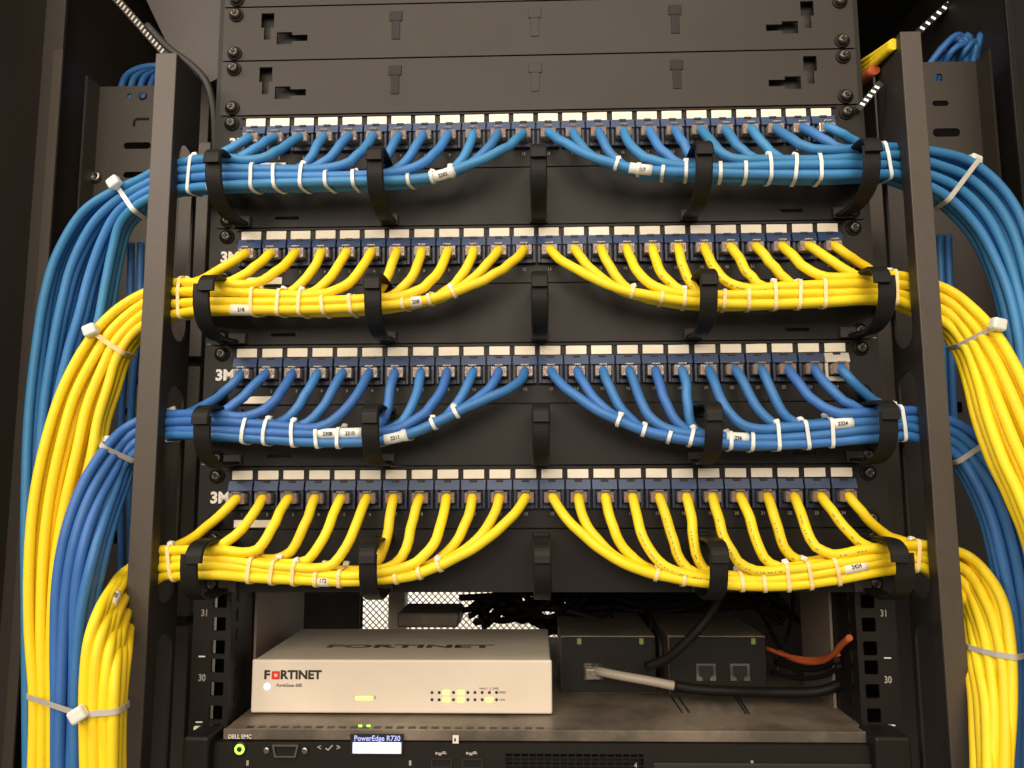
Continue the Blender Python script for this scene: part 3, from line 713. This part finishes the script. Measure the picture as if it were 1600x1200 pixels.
outer_tie(1580, 1024, (1, 20), [(2, 1), (3, 1)], (1640, 1024), 'long pale tie around yellow and blue bundles at the lower right', 'tieg', -50, 90)
# ---------------------------------------------------------------- wrap tags on the cables
def wrap(key, px, py, length, txt, outside=False):
    best = None
    for c in cables[key]:
        for i in range(c['ji'], len(c['path'])-6):
            X, Y = pix(c['path'][i]); d = math.hypot(X-px, Y-py)+(c['path'][i].y)*0.5
            if best is None or d < best[0]: best = (d, c, i)
    d, c, i = best; pth = c['path']; acc = 0; j0 = i; j1 = i
    length *= 0.85
    while acc < length/2 and j0 > 1: j0 -= 1; acc += (pth[j0]-pth[j0+1]).length
    acc = 0
    while acc < length/2 and j1 < len(pth)-2: j1 += 1; acc += (pth[j1]-pth[j1-1]).length
    t = c['obj']
    o = link('wrap_tag', tube_me('wrap_tag', pth[j0:j1+1], RAD+0.35, 14), 'tiew' if key[0] in (0, 2) else 'label', t); o.location = -Vector(t.location)
    T = (pth[j1]-pth[j0]).normalized()
    if T.x < 0: T = -T
    view = (CAM-pth[i]).normalized(); view = (view-T*view.dot(T)).normalized()
    x_ = link('print', text_me(txt, 3.6, 0.08, xs=0.9).copy(), 'ink', o)
    Z = view.cross(T)*-1; Z = T.cross(-view)*1
    Mx = Matrix((T, -view, T.cross(-view))).transposed().to_4x4(); Mx.translation = (pth[i]+view*(RAD+0.5))*MM
    x_.matrix_parent_inverse = Matrix.Identity(4); x_.matrix_basis = Mx
    o2 = x_
for a in (((0, -1), 698, 277, 13, '2202'), ((0, 1), 1002, 262, 11, '2217'), ((1, -1), 382, 481, 10, '218'), ((1, -1), 650, 480, 9, '208'), ((2, -1), 518, 665, 12, '2308'),
          ((2, -1), 550, 678, 9, '2310'), ((2, -1), 620, 684, 12, '2311'), ((2, 1), 1152, 683, 9, '236'), ((2, 1), 1312, 657, 11, '2324'), ((3, -1), 507, 903, 8, '172'),
          ((3, 1), 1332, 890, 12, '2424'), ((3, -1), 178, 935, 12, '212'), ((2, 1), 1545, 712, 12, '230')):
    wrap(*a)
for c in cables[(3, 1)][3:11]+cables[(1, 1)][4:8]:
    pth = c['path']; bm = bmesh.new(); T0 = None
    i = 6
    while i < c['ji']+4 and i < len(pth)-1:
        t = (pth[i+1]-pth[i]).normalized(); vw = (CAM-pth[i]); vw = (vw-t*vw.dot(t)).normalized(); sd = t.cross(vw)
        for q in range(3):
            if rnd.random() < 0.55:
                p = (pth[i]+t*q*1.1+vw*(RAD+0.02)+sd*0.9)*MM
                g = bmesh.ops.create_cube(bm, size=0.0007)
                for v in g['verts']: v.co = p+(t*v.co.x+vw*v.co.y*0.2+sd*v.co.z)
        i += 1
    o = link('print', bm2me('print', bm), 'lid', c['obj']); o.location = -Vector(c['obj'].location); o['kind'] = 'stuff'
# ---------------------------------------------------------------- loose cables in the background
def loose(name, pts, rad, m, label, cat, group=None, step=4):
    P = [at(a, b, c) if c > -900 else onx(a, b, -c-1000) for a, b, c in pts]
    return tag(link(name, tube_me(name, catmull(P, step), rad, 10), m), label, cat, group)
for i in range(4):
    d = i*15
    loose('rear_cable', [(186+d, 190, 150), (188+d, 145, 150), (197+d, 120, 146), (216+d, 108, 142), (250+d, 104, 140), (300+d, 120, 145)], 3.3, 'blue3',
          f'dim blue cable arching over the left bracket plate, {ORD[i]} from the left', 'network cable', 'blue cables behind the left bracket')
for i in range(9):
    q = rnd.uniform(-8, 8)
    loose('rear_cable', [(1440+i*5, 150, 170+i*3), (1447+i*8, 112, 160+i*2), (1464+i*6.5+q, 78, 150+(i % 3)*7), (1492+i*4+q, 55+(i % 4)*5, 150), (1515+q, 92+i*3, 160), (1520+i*2, 150, 170)], 3.2, 'blue3',
          f'dim blue cable in the tangle above the right bracket plate, {ORD[i]} from the left', 'network cable', 'blue cable tangle above the right bracket')
for i in range(2):
    loose('rear_cable', [(205+i*15, 380, 40), (204+i*15, 430, 40), (202+i*15, 500, 40), (190+i*15, 640, 50), (190+i*15, 900, 60)], 3.0, 'blue3', f'{"left" if i == 0 else "right"} one of two thin vertical blue cables beside the left post', 'network cable', 'vertical blue cables by the left post')
    loose('rear_cable', [(1468+i*13, 368, 50), (1470+i*13, 440, 50), (1473+i*13, 560, 50), (1478+i*13, 690, 60)], 3.0, 'blue3', f'{"left" if i == 0 else "right"} one of two thin vertical blue cables beside the right post', 'network cable', 'vertical blue cables by the right post')
for i in range(3):
    loose('rear_cable', [(1325, 117+i*8, -1254), (1343, 102+i*8, -1257), (1370, 84+i*6, -1257), (1396, 66+i*3, -1259)], 2.8, 'yellow', f'short yellow cable beside the right rail near the top, {ORD[i]} from the top', 'network cable', 'yellow cables at the upper right')
loose('rear_cable', [(1330, 136, -1250), (1350, 122, -1254), (1367, 108, -1256)], 4.2, 'orange', 'short orange cable end beside the right rail near the top', 'network cable')
# ---------------------------------------------------------------- server at the bottom
ZS = 6-U*10                                             # its top, the lower edge of unit 30
sv = thing('rack_server', 'black rack server with a lit display and honeycomb front at the bottom', 'server', (0, 0, ZS-60))
def sl(name, me, m, loc=(0, 0, 0), parent=None):
    o = link(name, me, m, sv if parent is None else parent); o.location = Vector(loc)*MM-(Vector(sv.location) if parent is None else Vector((0, 0, 0))); return o
sl('lid', box_me('lid', -217, 222, -8, 300, ZS-3, ZS-1, 0.4), 'lid')
bm = bmesh.new(); add_box(bm, -217, 222, -10, -7.6, ZS-7.5, ZS-0.4, 0.4); sl('lid_edge', bm2me('lid_edge', bm), 'lid')
bm = bmesh.new()
for i in range(26): x = -203+i*8; add_box(bm, x, x+5, -6, -1.5, ZS-1.2, ZS-0.8); 
sl('vent_slot', bm2me('vent_slot', bm), 'socket')['kind'] = 'stuff'
def seam(p0, p1):
    A0 = at(*p0, 0); 
    def lidpt(px, py):
        d = fw + RT*((px-800)/FP) + UP*((600-py)/FP); return CAM+d*((ZS-0.9-CAM.z)/d.z)
    return [lidpt(*p0), lidpt(*p1)]
for p in (((1050, 1090), (1066, 1114)), ((1061, 1090), (1077, 1114)), ((1148, 1088), (1166, 1116)), ((1153, 1088), (1171, 1116))):
    sl('seam', tube_me('seam', seam(*p), 0.7, 6), 'socket')
sl('chassis', box_me('chassis', -217, 222, -6, 300, ZS-88, ZS-3.2), 'dark')
ZF = -14                                                # front face of the bezel
gx0, gx1 = -24, 68
ghole = []
me = plate_me('bezel', rect(-222, 227, ZS-88, ZS-8), [rect(gx0, gx1, ZS-60, ZS-14)], ZF, -6.2)
sl('bezel', me, 'black')
bm = bmesh.new(); pw = 5.2
for ix in range(int((gx1-gx0)/pw)+1):
    x = gx0+ix*pw
    add_box(bm, x-0.45, x+0.45, ZF+0.3, ZF+4, ZS-60, ZS-14)
for iz in range(9): z = ZS-60+iz*pw+2; add_box(bm, gx0, gx1, ZF+0.32, ZF+3.9, z-0.45, z+0.45)
sl('grille', bm2me('grille', bm), 'panel')['kind'] = 'stuff'
sl('drive_bay', box_me('drive_bay', 74, 219, ZF-2, ZF-0.05, ZS-60, ZS-19, 0.6), 'dark')
def sp(px, py, Y=ZF): return at(px, py, Y)
p = sp(375, 1170); sl('power_button', lathe_me('power_button', [(0.1, -1.2), (2.0, -1.2), (2.0, -0.6), (4.6, -0.6), (4.8, 0)], 24), 'socket', p)
def ring(name, p, R, rr, m): sl(name, tube_me(name, [p+Vector((R*math.cos(a*math.pi/12), -1.0, R*math.sin(a*math.pi/12))) for a in range(25)], rr, 8), m)
ring('power_ring', p, 2.6, 0.85, 'green')
text('brand_text', 'DELL EMC', 3.6, 'text', sv, sp(375, 1151)+Vector((0, -0.2, 60-ZS)), 0.06)
p = sp(447, 1172)
o = sl('video_port', plate_me('video_port', [(-9, 4), (9, 4), (7.2, -4), (-7.2, -4)], [[(-7.6, 3), (7.6, 3), (6.2, -3), (-6.2, -3)]], -2.2, 0), 'steel', p)
o = sl('port_insert', plate_me('port_insert', [(-7.3, 2.8), (7.3, 2.8), (6, -2.8), (-6, -2.8)], [], -1.0, 0), 'panel', p)
for dx in (-13, 13): sl('port_screw', lathe_me('port_screw', [(0.6, -2), (1.6, -2.2), (2.4, -1.6), (2.6, 0)], 12), 'steel', p+Vector((dx, 0, 0)))
for sx, ch in ((499, '<'), (529, '>')): text('arrow', ch, 5, 'dimtext', sv, sp(sx, 1168)+Vector((0, -0.2, 60-ZS)), 0.08)
ck = [sp(509, 1169), sp(513, 1172), sp(520, 1164)]
sl('check_mark', tube_me('check_mark', [q+Vector((0, -.2, 0)) for q in ck], 0.5, 6), 'dimtext')
a = sp(547, 1180); b = sp(631, 1146); sl('display_frame', box_me('display_frame', a.x, b.x, ZF-1, ZF-0.05, a.z, b.z, 0.3), 'socket')
a = sp(551, 1177, ZF-1.2); b = sp(627, 1160, ZF-1.2); sl('display', box_me('display', a.x, b.x, ZF-1.6, ZF-1.05, a.z, b.z, 0.2), 'lcd')
text('display_text', 'PowerEdge R730', 4.9, 'lcdtext', sv, sp(590, 1153)+Vector((0, -1.3, 60-ZS)), 0.05, xs=0.92)
text('slot_number', '4', 4.2, 'dimtext', sv, sp(993, 1196)+Vector((0, -0.2, 60-ZS)), 0.08)
for px in (690, 738):
    q = sp(px, 1177); bm = bmesh.new(); add_box(bm, -3.4, 3.4, -0.4, 0, -0.35, 0.35); add_box(bm, 0.5, 2.6, -0.45, 0, 0.35, 1.3); add_box(bm, -2, 0, -0.45, 0, -1.3, -0.35); add_box(bm, -4.2, -2.8, -0.5, 0, -0.8, 0.8, 0.2)
    sl('usb_symbol', bm2me('usb_symbol', bm), 'dimtext', q)
    q = sp(px, 1192); sl('usb_port', plate_me('usb_port', rect(-7, 7, -3, 3), [rect(-6, 6, -2.2, 2.2)], -1, 0), 'dsteel', q)
q = sp(712, 1155); sl('tag_symbol', plate_me('tag_symbol', rect(-2, 2, -2.6, 2.6), [rect(-1, 0.2, -1.4, 0.8)], -0.4, 0), 'text', q)
for px in (641, 387, 1175): sl('mark', box_me('mark', -0.8, 0.8, -0.4, 0, -1.6, 1.6), 'dimtext', sp(px, 1192))
for s, px0, px1 in ((-1, 282, 326), (1, 1372, 1424)):
    a = sp(px0, 1240, -24); b = sp(px1, 1152, -24)
    sl('ear_latch', box_me('ear_latch', a.x, b.x, -24, 2.9, a.z, b.z, 2.0, 3), 'panel')
for s in (-1, 1):
    a = sp(302 if s < 0 else 1365, 1141, 0); b = sp(331 if s < 0 else 1395, 1136, 0)
    sl('bracket_edge', box_me('bracket_edge', a.x, b.x, 0, 2.8, a.z, b.z, 0.2), 'label')
# reflections of green leds at the lid edge, put in as glowing chips
for px in (563, 576): sl('led_or_reflection', box_me('led_or_reflection', -1.3, 1.3, -0.4, 0, -0.7, 0.7, 0.2), 'green', at(px, 1134, -10.2))
# ---------------------------------------------------------------- white firewall box
def lid_at(px, py):
    d = fw + RT*((px-800)/FP) + UP*((600-py)/FP); return CAM+d*((ZS-0.9-CAM.z)/d.z)
a = lid_at(391, 1117); b = lid_at(863, 1117); YB = a.y; x0, x1 = a.x, b.x; zt = at(600, 1031, YB).z; z0 = ZS-0.8
fb = thing('firewall_box', 'cream white desktop firewall box with green lights standing on the server', 'firewall', ((x0+x1)/2, YB, z0))
off = -Vector(fb.location)
def fl_(name, me, m, loc=(0, 0, 0)):
    o = link(name, me, m, fb); o.location = off+Vector(loc)*MM; return o
DEP = 118
fl_('case', box_me('case', x0+1, x1-1, YB+2.5, YB+DEP, z0+2, zt-0.3, 1.2, 3), 'creamtop')
fl_('front_panel', box_me('front_panel', x0, x1, YB, YB+4, z0+1.2, zt, 1.4, 3), 'cream')
for dx in (12, x1-x0-12): fl_('foot', box_me('foot', x0+dx-5, x0+dx+5, YB+6, YB+16, z0-0.2, z0+2.1, 0.4), 'cord')
def ft(name, s, size, m, px, py, bold=0, xs=1.0):
    p = at(px, py, YB-0.15); me = text_me(s, size, bold, ext=0.08, xs=xs)
    if me.materials: me = me.copy(); me.materials.clear()
    o = link(name, me, m, fb); o.location = off+p*MM; return o
ft('logo_text', 'F', 8.4, 'ink', 417, 1055, 0.34, 1.15)
a = at(431, 1055, YB); fl_('logo_mark', plate_me('logo_mark', rrect(-3.0, 3.0, -2.9, 2.9, 0.7, 2), [rect(-1.1, 1.1, -1.1, 1.1)], -0.3, 0), 'red', a)
ft('logo_text', 'RTINET', 8.4, 'ink', 470, 1055, 0.34, 1.08)
ft('model_text', 'FortiGate 60E', 3.3, 'ink', 452, 1071, 0.03)
p = at(417, 1073, YB-0.3)
fl_('painted_glint', lathe_me('painted_glint', [(0.1, -0.3), (2.2, -0.2), (2.6, 0.2)], 16), 'lcd', p)  # glint of a reflected lamp, put in as a glowing disc
fl_('lit_window', box_me('lit_window', -7, 5, -0.25, 0.1, -1.2, 1.2, 0.1), 'glow', at(571, 1091, YB))
ft('mark_text', 'i', 3.4, 'ink', 586, 1090, 0.1)
for i in range(10):
    for j in range(2):
        px = 675+i*11.2; py = 1082+j*11.3
        lit = i in (2, 4, 8) and not (i == 8 and j == 0) or (i == 8 and j == 1)
        fl_('indicator', lathe_me('indicator', [(0.1, -0.35), (0.9, -0.3), (1.15, 0)], 10) if not lit else box_me('indicator', -2.4, 2.4, -0.3, 0, -1.5, 1.5, 0.2), 'glow' if lit else 'ink', at(px, py, YB))
ft('mark_text', 'SPEED', 2.0, 'ink', 785, 1082); ft('mark_text', 'LINK', 2.0, 'ink', 785, 1093.5); ft('mark_text', 'WAN 1  2  DMZ', 2.0, 'ink', 764, 1076)
me = text_me('FORTINET', 15, 0.5, ext=0.08, xs=1.9).copy(); me.materials.clear()
o = link('top_text', me, 'lid', fb)
d = fw + RT*((640-800)/FP) + UP*((600-1010)/FP); tp = CAM+d*((zt-0.2-CAM.z)/d.z)
o.location = off+tp*MM; o.rotation_euler = (math.radians(-90), 0, 0)
# ---------------------------------------------------------------- two black converter boxes
def conv(pxl, pxr, pyt, pyb, dep, label, leds, ports):
    a = lid_at(pxl, pyb); b = lid_at(pxr, pyb); Y0 = a.y; top = at((pxl+pxr)/2, pyt, Y0).z
    t = thing('converter_box', label, 'converter box', ((a.x+b.x)/2, Y0, ZS), 'small black boxes on the server'); of = -Vector(t.location)
    def put(name, me, m, loc=(0, 0, 0)):
        o = link(name, me, m, t); o.location = of+Vector(loc)*MM; return o
    put('case', box_me('case', a.x, b.x, Y0+1.5, Y0+dep, ZS-0.6, top, 0.8, 2), 'boxtop')
    put('front_panel', box_me('front_panel', a.x+0.6, b.x-0.6, Y0, Y0+1.6, ZS+0.5, top-1, 0.4), 'black')
    for (px, py) in leds: put('led_or_reflection', box_me('led_or_reflection', -1.7, 1.7, -0.5, 0, -2.3, 2.3, 0.4), 'dimgreen', at(px, py, Y0))
    for (px, py, m) in ports:
        q = at(px, py, Y0)
        outer = rect(-7.6, 7.6, -6.4, 6.4)
        o = put('socket_frame', plate_me('socket_frame', [(-7.6, -6.4), (-3, -6.4), (-3, -4.4), (-5.6, -2.6), (-5.6, 4.9), (5.6, 4.9), (5.6, -2.6), (3, -4.4), (3, -6.4), (7.6, -6.4), (7.6, 6.4), (-7.6, 6.4)], [], -0.8, 0), m, q)
        put('socket', box_me('socket', -5.6, 5.6, -0.3, 0, -6.2, 4.9), 'socket', q)
    return Y0
y1_ = conv(877, 1026, 994, 1084, 110, 'left black converter box with a grey cable plugged into it', [(905, 1002), (1002, 1002)], [(927, 1049, 'dsteel')])
y2_ = conv(1047, 1200, 994, 1086, 105, 'right black converter box with two empty network sockets', [(1177, 1002)], [(1103, 1050, 'steel'), (1156, 1050, 'steel')])
g = thing('grey_cable', 'grey network cable plugged into the left black box and running right', 'network cable', at(925, 1048, y1_))
pts = [at(928, 1048, y1_-4), at(940, 1050, y1_-16), at(970, 1056, y1_-24), at(1010, 1063, y1_-28), at(1056, 1072, y1_-30)]
o = link('jacket', tube_me('jacket', catmull(pts), 3.4, 12), 'greycable', g); o.location = -Vector(g.location)
o = link('plug', box_me('plug', -5.8, 5.8, -12, 2, -4, 4, 0.8, 2), 'plug', g, (0, 0, 0))
loose('power_cord', [(1054, 1071, y1_-30), (1080, 1076, y1_-32), (1140, 1080, y1_-34), (1220, 1082, 50), (1280, 1080, 42), (1312, 1068, 42), (1330, 1040, 55)], 3.8, 'cord', 'thick black cord lying on the server lid in front of the right box', 'power cord')
loose('power_cord', [(1128, 925, 40), (1118, 945, 38), (1098, 975, 35), (1070, 1005, 38), (1040, 1030, 45), (1010, 1042, 52)], 3.6, 'cord', 'thick black cord crossing diagonally between the two black boxes', 'power cord')
loose('power_cord', [(1010, 953, 110), (1022, 975, 90), (1031, 1000, 70), (1034, 1040, 62)], 2.0, 'cord', 'thin black cord dropping between the two black boxes', 'power cord')
loose('power_cord', [(1180, 920, 200), (1215, 945, 160), (1260, 980, 120), (1300, 1018, 80), (1322, 1042, 60)], 2.6, 'cord', 'black cord slanting down to the right rail', 'power cord')
loose('orange_cord', [(1215, 1018, 90), (1248, 1032, 65), (1280, 1034, 46), (1300, 1024, 28), (1316, 1006, 10), (1328, 996, -1)], 2.2, 'orange', 'orange cable curving beside the right rail', 'network cable')
loose('orange_cord', [(1212, 1034, 92), (1246, 1044, 70), (1284, 1043, 48), (1308, 1030, 24)], 2.2, 'cord', 'dark cable below the orange cable at the right rail', 'network cable')
for i, pp in enumerate(([(1165, 925, 190), (1190, 960, 150), (1212, 1000, 110), (1232, 1030, 90)], [(1240, 922, 150), (1236, 970, 120), (1226, 1010, 100), (1214, 1050, 90)], [(1195, 1012, 95), (1235, 1026, 72), (1275, 1030, 50), (1310, 1022, 24)],
                        [(1205, 1050, 92), (1250, 1060, 66), (1290, 1055, 44), (1312, 1040, 26)], [(1190, 935, 150), (1222, 938, 150), (1230, 962, 150), (1205, 975, 150), (1186, 955, 150)])):
    loose('loose_cord', pp, 1.7, 'orange' if i == 2 else 'cord', ['thin black cord dropping left of the slanting cord', 'thin black cord hanging near the right side plate', 'thin rust coloured cable above the orange cable', 'thin black cord under the orange cable', 'coiled black cord above the right converter box'][i], 'power cord')
# adapter brick behind the firewall box and the tangle of cords
a = at(620, 981, 150); b = at(716, 958, 150)
tag(link('power_adapter', box_me('power_adapter', a.x, b.x, 150, 205, a.z, b.z, 2, 2), 'boxtop'), 'black power adapter brick lying behind the white firewall box', 'power adapter')
for i in range(13):
    y0 = rnd.uniform(925, 975)
    P = [(720+rnd.uniform(-20, 60), rnd.uniform(930, 985), rnd.uniform(160, 210)), (770+rnd.uniform(-20, 40), rnd.uniform(925, 970), rnd.uniform(150, 220)), (820+rnd.uniform(-30, 30), rnd.uniform(925, 975), rnd.uniform(150, 220)), (860+rnd.uniform(-20, 20), rnd.uniform(925, 990), rnd.uniform(150, 220)), (900+rnd.uniform(-10, 60), rnd.uniform(915, 1000), rnd.uniform(150, 230))]
    loose('tangled_cord', P, rnd.uniform(2.4, 4.2), 'cord', 'black cord in the tangle behind the white firewall box', 'power cord', 'tangle of black cords behind the firewall box')
for i in range(8):
    P = [(900+rnd.uniform(-20, 40), rnd.uniform(915, 945), rnd.uniform(180, 230)), (980+rnd.uniform(-30, 30), rnd.uniform(925, 955), 200), (1060+rnd.uniform(-30, 30), rnd.uniform(920, 955), 200), (1130+rnd.uniform(-20, 40), rnd.uniform(920, 950), 200), (1180+rnd.uniform(-10, 60), rnd.uniform(930, 980), 200)]
    loose('tangled_cord', P, rnd.uniform(2.6, 4.6), 'cord', 'black cord in the dark behind the black converter boxes', 'power cord', 'black cords behind the converter boxes')
